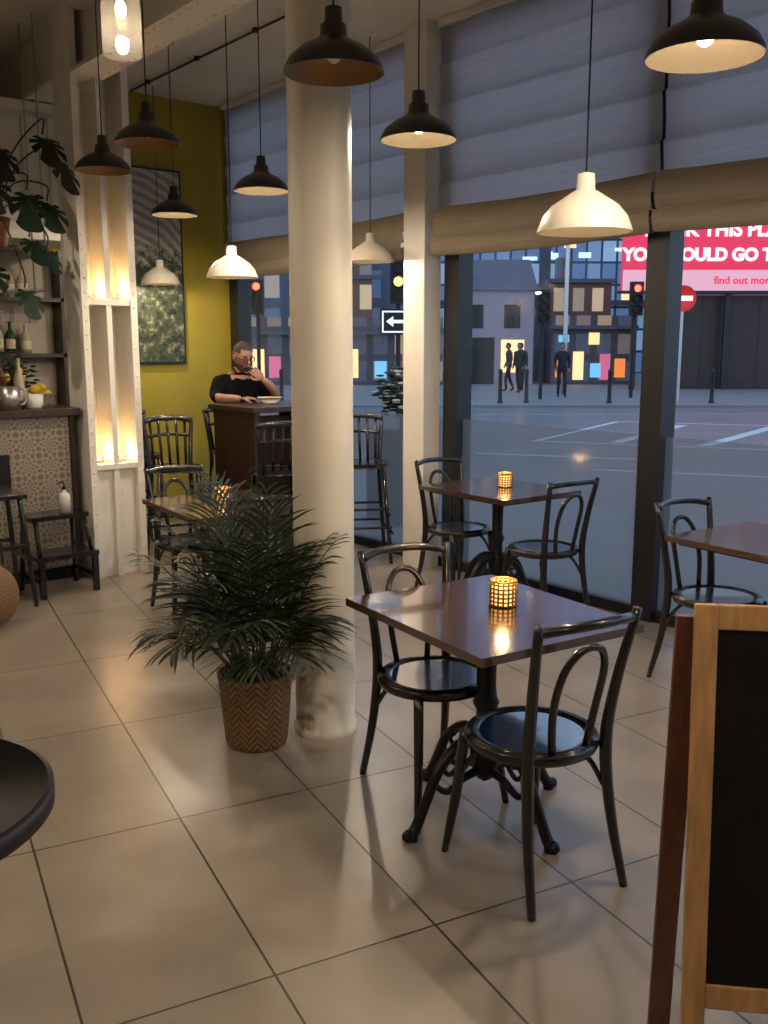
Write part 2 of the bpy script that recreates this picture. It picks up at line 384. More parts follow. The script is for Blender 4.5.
def bottle(b,x,y,z,h,r,m):
    b.lathe([(.001,0),(r,0.003),(r,h*.58),(r*.85,h*.66),(r*.38,h*.76),(r*.34,h*.96),(r*.4,h*.97),(r*.4,h),(.001,h)],m,14,(x,y,z))
    b.lathe([(r*1.02,h*.15),(r*1.02,h*.45)],LABEL,14,(x,y,z))
b=MB()
for zz in (1.041,1.581,2.031):
    for k in range(35):
        bottle(b,-1.35+k*.12+random.uniform(-.015,.015),8.05+random.uniform(-.03,.03),zz,random.uniform(.22,.29 if zz<2 else .26),random.uniform(.03,.042),random.choice([BOTG,BOTB,BOTC,BOTC]))
b.obj("liquor_bottles")
b=MB();
for y in (6.75,7.0): b.tube([(1.3,y,2.02),(2.45,y,2.02)],.01,STEEL,n=1)
for k in range(12): b.tube([(1.33+k*.1,6.75,2.02),(1.33+k*.1,7.0,2.02)],.005,STEEL,n=1,seg=6)
for x in (1.3,2.45):
    for y in (6.75,7.0): b.tube([(x,y,2.02),(x,y,H)],.006,STEEL,n=1,seg=6)
b.box(1.3,2.45,6.72,7.03,2.28,2.30,DKWOOD)
b.obj("hanging_glass_rack")
b=MB()
for k in range(9):
    for y in (6.80,6.93):
        b.lathe([(.034,1.99),(.034,1.985),(.005,1.975),(.004,1.90),(.02,1.885),(.036,1.85),(.034,1.80),(.03,1.77)],GLASSW,14,(1.39+k*.12,y,.03))
b.obj("wine_glasses")
b=MB()
for i in range(7): bottle(b,1.30+i*.08+random.uniform(-.02,.02),6.95+random.uniform(-.08,.08),1.22,random.uniform(.24,.36),.036,random.choice([BOTG,BOTB,BOTC]))
for i in range(5): bottle(b,1.86+i*.085,6.70+.1*(i%2)+random.uniform(0,.03),1.22,random.uniform(.30,.40),.036,[BOTG,BOTC,BOTC,BOTB,BOTC][i])
b.obj("bar_bottles")
b=MB();b.lathe([(.001,0),(.065,0),(.07,.16),(.068,.16),(.062,.01),(.001,.01)],STEEL,24);b.tube([(.068,0,.14),(.105,0,.13),(.105,0,.05),(.066,0,.03)],.007,STEEL);b.obj("steel_jug",(2.08,6.56,1.22))
b=MB();b.lathe([(.001,0),(.045,0),(.055,.02),(.06,.10),(.056,.10),(.05,.02),(.001,.012)],CERAM,24);b.obj("ceramic_pot",(2.26,6.60,1.22))
b=MB();b.lathe([(.001,0),(.05,0),(.06,.02),(.11,.09),(.115,.09),(.107,.085),(.05,.015),(.001,.015)],CERAM,28)
for (x,y,z) in [(0,0,.05),(.06,.02,.08),(-.05,.03,.08),(.0,-.06,.08),(.02,.05,.09),(.01,0,.13),(-.04,-.03,.12)]: b.ell((x,y,z),(.042,.034,.034),LEMON,u=14,v=8)
b.obj("lemon_bowl",(2.37,6.82,1.22))
b=MB();b.lathe([(.001,0),(.05,0),(.062,.11),(.058,.11),(.045,.01),(.001,.01)],TERRA,20);b.cyl(.055,.09,.1,SOIL)
for i in range(130):
    a=random.uniform(0,6.28);e=random.uniform(.2,1.4);l=random.uniform(.08,.30);p=Vector((math.cos(a)*math.cos(e)*.8,math.sin(a)*math.cos(e)*.8,math.sin(e)))*l+Vector((0,0,.1))
    b.tube([(0,0,.1),p],.002,STEM,n=1,seg=4);b.ell(p,(.026,.026,.008),MONST,u=8,v=4)
for i in range(6):
    a=i*1.05;b.ell((.09*math.cos(a),.09*math.sin(a),.2+.04*(i%2)),(.03,.03,.034),LEMON,u=10,v=7)
b.obj("potted_citrus",(2.24,7.04,1.22))
def mleaf(b,base,dirv,size,m=MONST,tilt=.4):
    d=Vector(dirv).normalized();side=d.cross(Vector((0,0,1)))
    if side.length<.1: side=Vector((1,0,0))
    side.normalize();n=48;vs=[Vector(base)+d*size*.35]
    for i in range(n):
        a=-math.pi+2*math.pi*i/n
        r=(.62+.25*math.cos(a)+.05*math.cos(3*a))*size
        if abs(a)>.35 and abs(a)<2.5 and i%5==0: r*=.45
        if abs(a)>2.7: r*=.45
        x=math.cos(a)*r;y=math.sin(a)*r
        vs.append(Vector(base)+d*(x+size*.35)+side*y-Vector((0,0,1))*(abs(y)*.25+max(0,x)**2*tilt/size))
    fs=[(0,1+i,1+(i+1)%n) for i in range(n)];b.add(vs,fs,m,False)
b=MB();b.lathe([(.001,0),(.10,0),(.13,.2),(.12,.2),(.10,.02),(.001,.02)],TERRA,24);b.cyl(.12,.16,.18,SOIL)
tips=[((.28,-.30,.72),.19),((.30,-.48,.55),.18),((.12,-.40,.34),.21),((-.12,-.40,.42),.2),((-.25,-.45,.12),.2),((.10,-.45,.04),.16),((-.15,-.42,-.14),.2),((.06,-.42,-.28),.15),((.22,-.42,-.02),.13),((-.30,-.30,-.3),.17),((-.02,-.3,.62),.18),((-.3,-.3,.65),.2),((.24,-.42,.28),.17)]
for t,s in tips:
    t=Vector(t);b.tube([(0,0,.18),t*.45+Vector((0,0,.28)),t+Vector((0,0,.1)),t],.006,STEM,seg=5)
    mleaf(b,t,(t.x*.5+random.uniform(-.3,.3),-.7,-.85+random.uniform(-.25,.25)),s)
b.obj("monstera_plant",(2.13,6.87,2.301))
b=MB();b.box(-.31,.31,-.02,0.02,-.86,.86,DARK);b.box(-.29,.29,-.026,-.02,-.84,.84,PRINT);b.obj("framed_print",(3.92,8.178,2.34))
# ------------------------------------------------------------------ chairs / tables
b=MB()
for s in (-1,1):
    b.tube([(s*.15,.145,.44),(s*.165,.175,.2),(s*.185,.205,0)],[.019,.017,.012],WOODBLK)
    b.tube([(s*.18,-.245,0),(s*.162,-.195,.22),(s*.15,-.172,.45),(s*.160,-.195,.65),(s*.185,-.245,.89)],[.013,.017,.020,.017,.014],WOODBLK)
    b.tube([(s*.155,.15,.30),(s*.125,.10,.39),(s*.06,.06,.432)],.009,WOODBLK);b.tube([(s*.155,-.175,.30),(s*.125,-.12,.39),(s*.06,-.07,.432)],.009,WOODBLK)
b.tube([(-.18,-.235,.862),(-.10,-.272,.875),(0,-.285,.878),(.10,-.272,.875),(.18,-.235,.862)],.016,WOODBLK)
b.tube([(-.065,-.175,.455),(-.082,-.195,.60),(-.078,-.228,.72),(-.045,-.25,.785),(0,-.256,.802),(.045,-.25,.785),(.078,-.228,.72),(.082,-.195,.60),(.065,-.175,.455)],.012,WOODBLK)
Ts=Matrix.Diagonal((1,.98,1,1))
b.lathe([(.165,.455),(.185,.463),(.205,.461),(.214,.448),(.207,.426),(.185,.418),(.001,.425)],WOODBLK,40,T=Ts)
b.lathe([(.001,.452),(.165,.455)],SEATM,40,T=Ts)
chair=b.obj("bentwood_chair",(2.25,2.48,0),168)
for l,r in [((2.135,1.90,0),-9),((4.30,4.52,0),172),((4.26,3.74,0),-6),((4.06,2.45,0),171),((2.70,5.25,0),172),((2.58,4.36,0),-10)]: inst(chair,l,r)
b=MB()
b.box(-.335,.335,-.40,.40,.722,.75,TOPWOOD);b.box(-.29,.29,-.35,.35,.705,.722,DKWOOD)
b.lathe([(.001,.705),(.11,.705),(.11,.695),(.04,.68),(.036,.6),(.034,.45),(.048,.42),(.034,.39),(.038,.3),(.058,.26),(.05,.2),(.03,.14),(.001,.12)],IRON,24)
for k in range(4):
    T=Matrix.Rotation(R(90*k+4),4,'Z')
    b.tube([(.03,0,.30),(.12,0,.29),(.21,0,.22),(.27,0,.11),(.315,0,.03),(.345,0,.02),(.35,0,.035)],[.022,.020,.019,.018,.020,.022,.010],IRON,T=T)
    b.tube([(.04,0,.17),(.10,0,.16),(.17,0,.13),(.23,0,.17)],[.016,.014,.013,.010],IRON,T=T)
    b.tube([(.10,0,.28),(.12,0,.22),(.16,0,.19),(.19,0,.22),(.165,0,.245)],.009,IRON,T=T)
    b.cyl(.02,0,.02,IRON,(.325,0),T=T,seg=12)
table=b.obj("cafe_table",(2.27,2.235,0),-7,bevel=.003)
inst(table,(4.36,4.22,0),-2);inst(table,(4.16,2.2,0),-6);inst(table,(2.68,4.80,0),-6)
b=MB();b.lathe([(.001,.75),(.34,.75),(.352,.745),(.352,.708),(.34,.70),(.001,.70)],DARK,72)
b.lathe([(.03,.70),(.03,.03)],IRON,20);b.lathe([(.03,.05),(.06,.035),(.23,.015),(.235,0),(.001,0)],IRON,40);b.obj("round_table",(.312,2.025,0))
def candle(loc):
    b=MB();r=.046;h=.088
    b.lathe([(.001,.004),(r-.006,.004),(r-.006,h*.75),(r-.010,h*.78)],FLAME,24)
    for k in range(16):
        a=2*math.pi*k/16;b.tube([(r*math.cos(a),r*math.sin(a),0),(r*math.cos(a),r*math.sin(a),h)],.0040,GOLD,n=1,seg=5)
    for z in (.004,.018,.033,.048,.063,.078,h): b.tube([(r*math.cos(2*math.pi*i/32),r*math.sin(2*math.pi*i/32),z) for i in range(32)],.0038,GOLD,closed=True,seg=5)
    b.lathe([(.001,0),(r,0),(r,.004)],GOLD,24)
    o=b.obj("candle_holder",loc);plight("candle_light",(0,0,.13),1.4,(1,.55,.2),.02,o)
candle((2.36,2.25,.751));candle((4.42,4.22,.751));candle((2.69,4.80,.751))
# bar stools
b=MB()
for s in (-1,1):
    b.tube([(s*.14,.13,.74),(s*.19,.19,0)],[.018,.014],WOODBLK,n=1)
    b.tube([(s*.20,-.20,0),(s*.16,-.15,.5),(s*.15,-.15,.75),(s*.18,-.20,1.10)],[.014,.017,.018,.013],WOODBLK)
b.lathe([(.001,.755),(.17,.76),(.195,.765),(.2,.75),(.19,.73),(.001,.73)],WOODBLK,32)
b.tube([(-.18,-.195,1.085),(-.1,-.235,1.10),(0,-.245,1.105),(.1,-.235,1.10),(.18,-.195,1.085)],.022,WOODBLK,flat=1)
b.tube([(-.17,-.185,.97),(0,-.22,.985),(.17,-.185,.97)],.013,WOODBLK)
for x in (-.12,-.06,0,.06,.12): b.tube([(x,-.155,.76),(x*1.1,-.235+abs(x)*.1,1.09)],.011,WOODBLK,n=1)
for z,k in ((.28,.20),(.42,.18)):
    b.tube([(-k,-k,z),(k,-k,z)],.010,WOODBLK,n=1);b.tube([(-k,k-.02,z),(k,k-.02,z)],.010,WOODBLK,n=1)
    b.tube([(-k,-k,z-.04),(-k,k,z-.04)],.010,WOODBLK,n=1);b.tube([(k,-k,z-.04),(k,k,z-.04)],.010,WOODBLK,n=1)
stool=b.obj("bar_stool",(3.20,6.42,0),165)
inst(stool,(3.72,5.84,0),-20);inst(stool,(4.44,5.74,0),150);inst(stool,(4.12,7.12,0),180)
inst(stool,(3.32,7.35,0),180)
b=MB();b.box(-.36,.36,-.35,.35,1.15,1.19,DKWOOD);b.box(-.33,-.28,-.31,.31,0,1.15,DKWOOD);b.box(.28,.33,-.31,.31,0,1.15,DKWOOD);b.box(-.28,.28,-.02,.02,.2,1.1,DKWOOD)
ht=b.obj("high_table",(4.05,6.44,0),0,bevel=.004)
b=MB()
for s in (-1,1):
    b.tube([(s*.13,.12,.70),(s*.18,.17,0)],[.018,.015],WOODBLK,n=1);b.tube([(s*.13,-.12,.70),(s*.18,-.17,0)],[.018,.015],WOODBLK,n=1)
    b.box(s*.155-.01,s*.155+.01,-.15,.15,.3,.33,WOODBLK);b.box(-.15,.15,s*.14-.01,s*.14+.01,.38,.41,WOODBLK)
b.box(-.17,.17,-.16,.16,.70,.73,WOODBLK);b.box(-.17,.17,.14,.16,.73,.95,WOODBLK)
b.obj("wooden_stool",(1.80,6.15,0),0,bevel=.003)
b=MB()
b.box(-.2,.2,-.06,.17,.50,.53,WOODBLK);b.box(-.21,.21,-.17,.10,.25,.28,WOODBLK)
for s in (-1,1):
    b.box(s*.185-.018,s*.185+.018,-.17,-.135,0,.25,WOODBLK);b.tube([(s*.17,-.05,.5),(s*.18,-.13,.25)],.016,WOODBLK,n=1,seg=6)
    b.tube([(s*.17,.15,.5),(s*.195,.19,0)],.018,WOODBLK,n=1,seg=6);b.box(s*.185-.01,s*.185+.01,-.15,.17,.10,.13,WOODBLK)
b.obj("step_stool",(2.25,6.28,0),3)
b=MB();b.lathe([(.001,0),(.037,.002),(.038,.11),(.03,.13),(.012,.14),(.012,.16),(.001,.16)],PLWHITE,24);b.cyl(.014,.155,.175,DARK);b.tube([(0,0,.17),(0,0,.2),(-.02,0,.205),(-.045,0,.195)],.005,DARK)
b.obj("soap_dispenser",(2.32,6.31,.531))
b=MB();b.ell((0,0,.19),(.18,.12,.19),BASKET,u=24,v=14,f=lambda p:Vector((p.x*(1.0 if p.z<0 else 1-.15*p.z),p.y,max(-.97,p.z))));b.tube([(-.1,0,.36),(-.08,0,.5),(.08,0,.5),(.1,0,.36)],.01,DKWOOD)
b.obj("woven_bag",(1.62,5.66,.005),30)
# ------------------------------------------------------------------ palm
rp=random.Random(21)
b=MB()
b.lathe([(.001,0),(.118,0),(.130,.02),(.142,.15),(.152,.28),(.158,.30),(.158,.315),(.147,.315),(.139,.28),(.128,.25)],BASKET,48);b.cyl(.140,.25,.272,SOIL)
def frond(az,el,L,droop,base):
    p=Vector(base);d=Vector((math.cos(az)*math.cos(el),math.sin(az)*math.cos(el),math.sin(el)));n=22;pts=[p.copy()];dirs=[d.copy()]
    for i in range(n):
        t=i/n
        d=(d+Vector((0,0,-1))*droop*(t**1.5)/n*2.2).normalized();p=p+d*L/n;pts.append(p.copy());dirs.append(d.copy())
    b.tube(pts[::2],[.006,.004,.0015],STEM,seg=5,n=1)
    for i in range(9,n+1):
        t=(i-9)/(n-9);ll=(.12+.15*math.sin(math.pi*min(1,t*.8+.2)))*(1 if t<.8 else 1-.4*(t-.8)/.2)*rp.uniform(.85,1.15)
        dd=dirs[i];sd=dd.cross(Vector((0,0,1))).normalized()
        for s in (-1,1):
            fw=.7+.9*t+rp.uniform(-.2,.2)
            ld=(sd*s+dd*fw+Vector((0,0,.30+rp.uniform(-.3,.25)))).normalized()
            q=pts[i].copy();w=.0046;c=[];wd=dd.cross(ld).cross(ld).normalized()
            for k in range(6):
                tt=k/5;ww=w*(.5+1.6*tt*(1-tt)*2)*(1 if k<5 else .05)
                c.append((q+wd*ww,q-wd*ww));ld=(ld+Vector((0,0,-.11-.12*rp.random()))).normalized();q=q+ld*ll/5
            vs=[x for pr in c for x in pr];b.add(vs,[(2*k,2*k+1,2*k+3,2*k+2) for k in range(5)],LEAF,True)
for i in range(42):
    az=i*2.399+rp.uniform(-.25,.25);inner=i<20
    el=rp.uniform(1.12,1.47) if inner else rp.uniform(.85,1.2)
    L=rp.uniform(.62,.86) if inner else rp.uniform(.40,.60)
    if math.cos(az+.25)>.6: L*=.82;el=max(el,1.05)
    frond(az,el,L,rp.uniform(1.2,2.4) if not inner else rp.uniform(.8,1.7),(.05*math.cos(az),.05*math.sin(az),.26))
b.obj("potted_palm",(1.965,3.28,0))
# ------------------------------------------------------------------ pendant lamps
BP=[(.012,.21),(.028,.205),(.031,.155),(.044,.150),(.046,.115),(.065,.10),(.11,.078),(.15,.045),(.168,.012),(.17,0)]
WP=[(.012,.205),(.030,.20),(.034,.145),(.048,.138),(.075,.120),(.118,.092),(.150,.055),(.166,.015),(.17,0)]
def pendant(x,y,z,kind,watts,dia=.34):
    b=MB();k=dia/.34;pr=BP if kind=='b' else WP;om=BLKSH if kind=='b' else WHSH
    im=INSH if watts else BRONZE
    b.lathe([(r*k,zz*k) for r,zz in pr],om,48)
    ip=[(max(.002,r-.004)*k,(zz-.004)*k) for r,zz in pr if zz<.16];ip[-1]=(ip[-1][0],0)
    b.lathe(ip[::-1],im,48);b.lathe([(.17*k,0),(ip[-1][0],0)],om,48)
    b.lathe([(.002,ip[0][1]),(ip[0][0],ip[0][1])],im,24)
    b.tube([(0,0,.2*k),(0,0,H-z)],.0035,CORD,n=1,seg=6);b.lathe([(.004,H-z-.03),(.04,H-z-.025),(.045,H-z)],om,20)
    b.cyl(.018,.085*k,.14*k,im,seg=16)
    b.ell((0,0,.062*k),(.028,.028,.032),BULB if watts else CERAM,u=16,v=10)
    o=b.obj("pendant_lamp",(x,y,z))
    if watts: plight("bulb_light",(0,0,.018*k),watts,LC,.03,o)
Wb=38
for x,y,z,kd,w in [(2.01,2.75,2.55,'b',0),(2.57,1.70,2.47,'b',Wb),(2.90,3.34,2.54,'b',Wb),(2.79,2.30,2.05,'w',Wb*.7),(3.25,5.21,2.58,'b',Wb),(3.41,6.69,2.60,'b',Wb),(2.32,4.82,2.68,'b',0),(2.50,5.82,2.70,'b',0),
    (3.29,5.66,2.09,'w',Wb*.7),(4.43,5.63,2.25,'w',Wb*.7),(3.82,7.80,2.17,'w',Wb*.7),
    (1.0,.9,2.5,'b',Wb),(-.6,2.2,2.5,'b',Wb),(.2,4.4,2.5,'b',Wb),(.9,6.0,2.7,'b',Wb),(3.6,.3,2.5,'b',Wb),(1.2,-1.2,2.5,'b',Wb)]:  # unseen pendants, added outside the view to brighten foreground and bar
    pendant(x,y,z,kd,w)
b=MB();b.lathe([(.012,.30),(.035,.285),(.065,.24),(.075,.18),(.075,.02),(.072,0)],OPAL,32)
b.cyl(.02,.24,.32,GOLD,seg=16);b.ell((0,0,.17),(.022,.022,.035),BULB,u=14,v=10);b.tube([(0,0,.31),(0,0,H-2.76)],.0035,CORD,n=1,seg=6)
o=b.obj("glass_jar_pendant",(1.70,3.72,2.76));plight("bulb_light",(0,0,.09),1.3,LC,.03,o)
# ------------------------------------------------------------------ chalkboard easel (A-board)
def E(X,D): return (.7771*X+.6293*D,-.6293*X+.7771*D)
b=MB()
Wd=.62;Ht=1.15;lean=R(7)
T=Matrix.Rotation(-lean,4,'X')
b.box(0,.045,-.012,.012,0,Ht,PINE,T);b.box(Wd-.045,Wd,-.012,.012,0,Ht,PINE,T)
b.box(.045,Wd-.045,-.011,.011,Ht-.05,Ht,PINE,T);b.box(.045,Wd-.045,-.011,.011,.325,.375,PINE,T)
b.box(.043,Wd-.043,-.004,.006,.365,Ht-.045,CHALK,T)
for xx,dx in ((-.03,.02),(Wd-.02,-.02)):
    tp=T@Vector((xx,.02,Ht-.03));bt=Vector((xx+dx,.36,0))
    vs=[]
    for q in (bt,tp):
        for ax,ay in ((0,0),(.05,0),(.05,.022),(0,.022)): vs.append((q.x+ax,q.y+ay,q.z))
    b.add(vs,[(0,1,2,3),(4,5,6,7),(0,1,5,4),(1,2,6,5),(2,3,7,6),(3,0,4,7)],REDWOOD,False)
ex,ey=E(.602,1.70)
b.obj("chalkboard_easel",(ex,ey,0),-39-8,bevel=.003)
# ------------------------------------------------------------------ people
def skin_mesh(V,Ed,rad,sub=2):
    me=bpy.data.meshes.new("t");me.from_pydata(V,Ed,[]);o=bpy.data.objects.new("t",me);COL.objects.link(o)
    md=o.modifiers.new("s","SKIN");md.use_smooth_shade=True;s=o.modifiers.new("u","SUBSURF");s.levels=sub;s.render_levels=sub
    for i,r in enumerate(rad):
        v=me.skin_vertices[0].data[i];v.radius=(r,r) if isinstance(r,(int,float)) else r;v.use_root=(i==0)
    dg=bpy.context.evaluated_depsgraph_get();dg.update();ev=o.evaluated_get(dg);m2=bpy.data.meshes.new_from_object(ev)
    bpy.data.objects.remove(o);return m2
def person(name,J,E_,Rr,tags,mats,loc,rz,head,scale=1,extras=None):
    root=bpy.data.objects.new(name,None);COL.objects.link(root);root.location=loc;root.rotation_euler=(0,0,R(rz));root.scale=(scale,)*3
    keys=list(J);idx={k:i for i,k in enumerate(keys)}
    me=skin_mesh([J[k] for k in keys],[(idx[a],idx[c]) for a,c in E_],[Rr[k] for k in keys])
    me.materials.clear()
    for m in mats: me.materials.append(m)
    segs=[(Vector(J[a]),Vector(J[c]),tags.get((a,c),0)) for a,c in E_]
    for p in me.polygons:
        c=p.center;best=9;bi=0
        for a,d,t in segs:
            ab=d-a;tt=max(0,min(1,(c-a).dot(ab)/max(ab.length_squared,1e-9)));ds=(c-(a+ab*tt)).length
            if ds<best:best=ds;bi=t
        p.material_index=bi;p.use_smooth=True
    o=bpy.data.objects.new("body",me);COL.objects.link(o);o.parent=root
    return root
def head_mesh(root,loc,rx,rz=0,glasses=True,hair=HAIR,beard=BEARD):
    b=MB()
    def hf(p):
        x,y,z=p
        if z<-.1: k=1-.32*((-z-.1)/.9);x*=k;y*=(1-.12*((-z-.1)/.9))
        if y>0:y*=.93
        else:y*=1.02
        return Vector((x,y,z))
    b.ell((0,0,0),(.076,.098,.118),SKIN,u=28,v=20,f=hf)
    keep=lambda c:(c.z>.045 and (c.y<.055 or c.z>.078)) or (c.y<-.01 and c.z>-.06)
    b.ell((0,-.004,.004),(.083,.106,.125),hair,u=28,v=20,f=hf,keep=keep)
    if beard: b.ell((0,.003,-.006),(.080,.104,.128),beard,u=28,v=20,f=hf,keep=lambda c:c.z<-.035 and c.y>-.02 and not(abs(c.x)<.026 and -.062<c.z<-.048))
    b.tube([(0,.090,.015),(0,.103,-.008),(0,.114,-.024),(0,.098,-.034)],[.007,.009,.013,.008],SKIN,seg=10)
    for s in (-1,1):
        b.ell((s*.029,.083,.006),(.013,.009,.008),EYEW,u=10,v=8);b.ell((s*.029,.091,.006),(.005,.003,.005),DARK,u=8,v=6)
        b.tube([(s*.014,.093,.026),(s*.03,.092,.031),(s*.046,.080,.026)],.004,hair,seg=6)
        b.ell((s*.078,-.008,-.006),(.009,.018,.031),SKIN,u=12,v=8)
        if glasses:
            b.tube([(s*.031+.021*math.cos(a*math.pi/8),.103,.004+.017*math.sin(a*math.pi/8)) for a in range(16)],.0035,DARK,closed=True,seg=5)
            b.tube([(s*.052,.102,.008),(s*.082,.05,.008),(s*.082,-.02,.006)],.003,DARK,seg=5)
    if glasses: b.tube([(-.010,.104,.006),(.010,.104,.006)],.003,DARK,n=1,seg=5)
    b.tube([(-.022,.088,-.054),(0,.096,-.052),(.022,.088,-.054)],.004,LIPS,seg=6)
    o=b.obj("head",loc,0,parent=root);o.rotation_euler=(R(rx),0,R(rz));return o
def hand(root,wrist,dirv,palmn,curl,mirror=1,name="hand"):
    d=Vector(dirv).normalized();n=Vector(palmn).normalized();n=(n-d*n.dot(d)).normalized();s=d.cross(n)*mirror
    W=Vector(wrist);b=MB()
    T=Matrix.Translation(W)@Matrix((s,d,n)).transposed().to_4x4()
    b.ell((0,.045,0),(.040,.052,.015),SKIN,T=T,u=16,v=10)
    for i,(x,l) in enumerate(((-.030,.062),(-.010,.075),(.010,.080),(.030,.070))):
        p=Vector((x,.082 if 0<i else .075,0));pts=[p-Vector((0,.02,0))];a=0;q=p.copy();pts.append(q.copy())
        for f,c in ((.42,.5),(.32,1.0),(.26,.8)):
            a+=c*curl;q=q+Vector((0,math.cos(a),math.sin(a)))*l*f;pts.append(q.copy())
        b.tube(pts,[.0095,.009,.0085,.008,.006],SKIN,T=T,seg=8,n=3)
    b.tube([(.028,.02,0),(.050,.045,.012),(.050,.068,.026),(.038,.082,.036)],[.012,.011,.009,.007],SKIN,T=T,seg=8,n=3)
    return b.obj(name,parent=root)
J={'pel':(0,0,.86),'abd':(0,.01,1.0),'chest':(0,.04,1.18),'uch':(0,.07,1.31),'nk':(0,.10,1.395),'nt':(0,.14,1.46),
 'sl':(-.17,.07,1.335),'el0':(-.235,.14,1.235),'el':(-.265,.26,1.235),'fl':(-.19,.31,1.31),'wl':(-.10,.33,1.375),
 'sr':(.17,.07,1.335),'er0':(.235,.14,1.24),'er':(.27,.26,1.225),'fr':(.22,.37,1.225),'wr':(.15,.46,1.23),
 'hl':(-.09,.03,.83),'kl':(-.15,.44,.80),'al':(-.15,.40,.37),'tl':(-.16,.54,.33),
 'hr':(.09,.03,.83),'kr':(.15,.44,.80),'ar':(.15,.38,.37),'tr':(.16,.52,.33)}
Ed=[('pel','abd'),('abd','chest'),('chest','uch'),('uch','nk'),('nk','nt'),('uch','sl'),('sl','el0'),('el0','el'),('el','fl'),('fl','wl'),('uch','sr'),('sr','er0'),('er0','er'),('er','fr'),('fr','wr'),('pel','hl'),('hl','kl'),('kl','al'),('al','tl'),('pel','hr'),('hr','kr'),('kr','ar'),('ar','tr')]
Rr={'pel':(.16,.13),'abd':(.16,.125),'chest':(.175,.125),'uch':(.15,.10),'nk':.062,'nt':.055,'sl':.075,'el0':.058,'el':.044,'fl':.038,'wl':.027,'sr':.075,'er0':.058,'er':.044,'fr':.038,'wr':.027,'hl':.095,'kl':.068,'al':.045,'tl':.035,'hr':.095,'kr':.068,'ar':.045,'tr':.035}
tg={('nk','nt'):1,('el','fl'):1,('fl','wl'):1,('er','fr'):1,('fr','wr'):1}
for e in (('pel','hl'),('hl','kl'),('kl','al'),('pel','hr'),('hr','kr'),('kr','ar')): tg[e]=2
tg[('al','tl')]=3;tg[('ar','tr')]=3
man=person("seated_man",J,Ed,Rr,tg,[SHIRT,SKIN,PANTS,DARK],(4.11,7.08,0),174,None)
head_mesh(man,(0,.18,1.555),-17,4)
hand(man,(-.10,.33,1.375),(.085,-.03,.09),(.2,-.9,.2),.9,1,"hand_right")
hand(man,(.15,.46,1.23),(-.8,.45,0),(0,0,-1),.5,-1,"hand_left")
b=MB();b.tube([(-.06,.30,1.45),(-.02,.30,1.47),(.01,.30,1.485)],.004,STEEL,seg=6);b.obj("fork",parent=man)
b=MB();b.lathe([(.001,0),(.05,0),(.06,.01),(.10,.05),(.103,.05),(.058,.006),(.001,.006)],CERAM,32);b.ell((0,0,.035),(.075,.075,.02),LEMON,u=16,v=8);b.obj("bowl",(4.08,6.48,1.191))
b=MB();b.lathe([(.001,0),(.03,0),(.034,.1),(.032,.1),(.028,.006),(.001,.006)],GLASSW,18);b.obj("water_glass",(4.22,6.26,1.191))
def ped(X,D,rz,coat,stride=.1,scale=1):
    J={'pel':(0,0,.95),'abd':(0,0,1.1),'chest':(0,0,1.28),'uch':(0,0,1.40),'nk':(0,.01,1.50),'nt':(0,.02,1.56),
     'sl':(-.18,0,1.40),'el':(-.23,-.03,1.13),'wl':(-.21,.10,.92),'hl0':(-.20,.13,.84),'sr':(.18,0,1.40),'er':(.23,-.03,1.13),'wr':(.21,.10,.92),'hr0':(.20,.13,.84),
     'hl':(-.09,0,.90),'kl':(-.10,stride,.50),'al':(-.10,stride*.8,.09),'tl':(-.11,stride*.8+.14,.04),'hr':(.09,0,.90),'kr':(.10,-stride*.3,.50),'ar':(.10,-stride*1.5,.09),'tr':(.11,-stride*1.5+.14,.04)}
    Ed=[('pel','abd'),('abd','chest'),('chest','uch'),('uch','nk'),('nk','nt'),('uch','sl'),('sl','el'),('el','wl'),('wl','hl0'),('uch','sr'),('sr','er'),('er','wr'),('wr','hr0'),('pel','hl'),('hl','kl'),('kl','al'),('al','tl'),('pel','hr'),('hr','kr'),('kr','ar'),('ar','tr')]
    Rr={'pel':(.15,.12),'abd':(.15,.11),'chest':(.17,.12),'uch':(.14,.09),'nk':.06,'nt':.055,'sl':.075,'el':.055,'wl':.035,'hl0':.03,'sr':.075,'er':.055,'wr':.035,'hr0':.03,'hl':.09,'kl':.065,'al':.045,'tl':.035,'hr':.09,'kr':.065,'ar':.045,'tr':.035}
    tg={('nk','nt'):1,('wl','hl0'):1,('wr','hr0'):1}
    for e in (('pel','hl'),('hl','kl'),('kl','al'),('pel','hr'),('hr','kr'),('kr','ar')): tg[e]=2
    tg[('al','tl')]=3;tg[('ar','tr')]=3
    x,y=E(X,D);p=person("pedestrian",J,Ed,Rr,tg,[coat,SKIN,PANTS,DARK],(x,y,-.03),rz,None,scale);head_mesh(p,(0,.04,1.64),0,0,False,HAIR,None)
COATN=mat("navy_coat",(.015,.018,.03),.8);COATG=mat("grey_coat",(.05,.05,.055),.8)
ped(5.75,31,140,COATN,.05);ped(4.55,35,60,COATG,.15);ped(5.05,35.5,-60,COATN,.12);ped(4.8,34,100,COATN,.1)
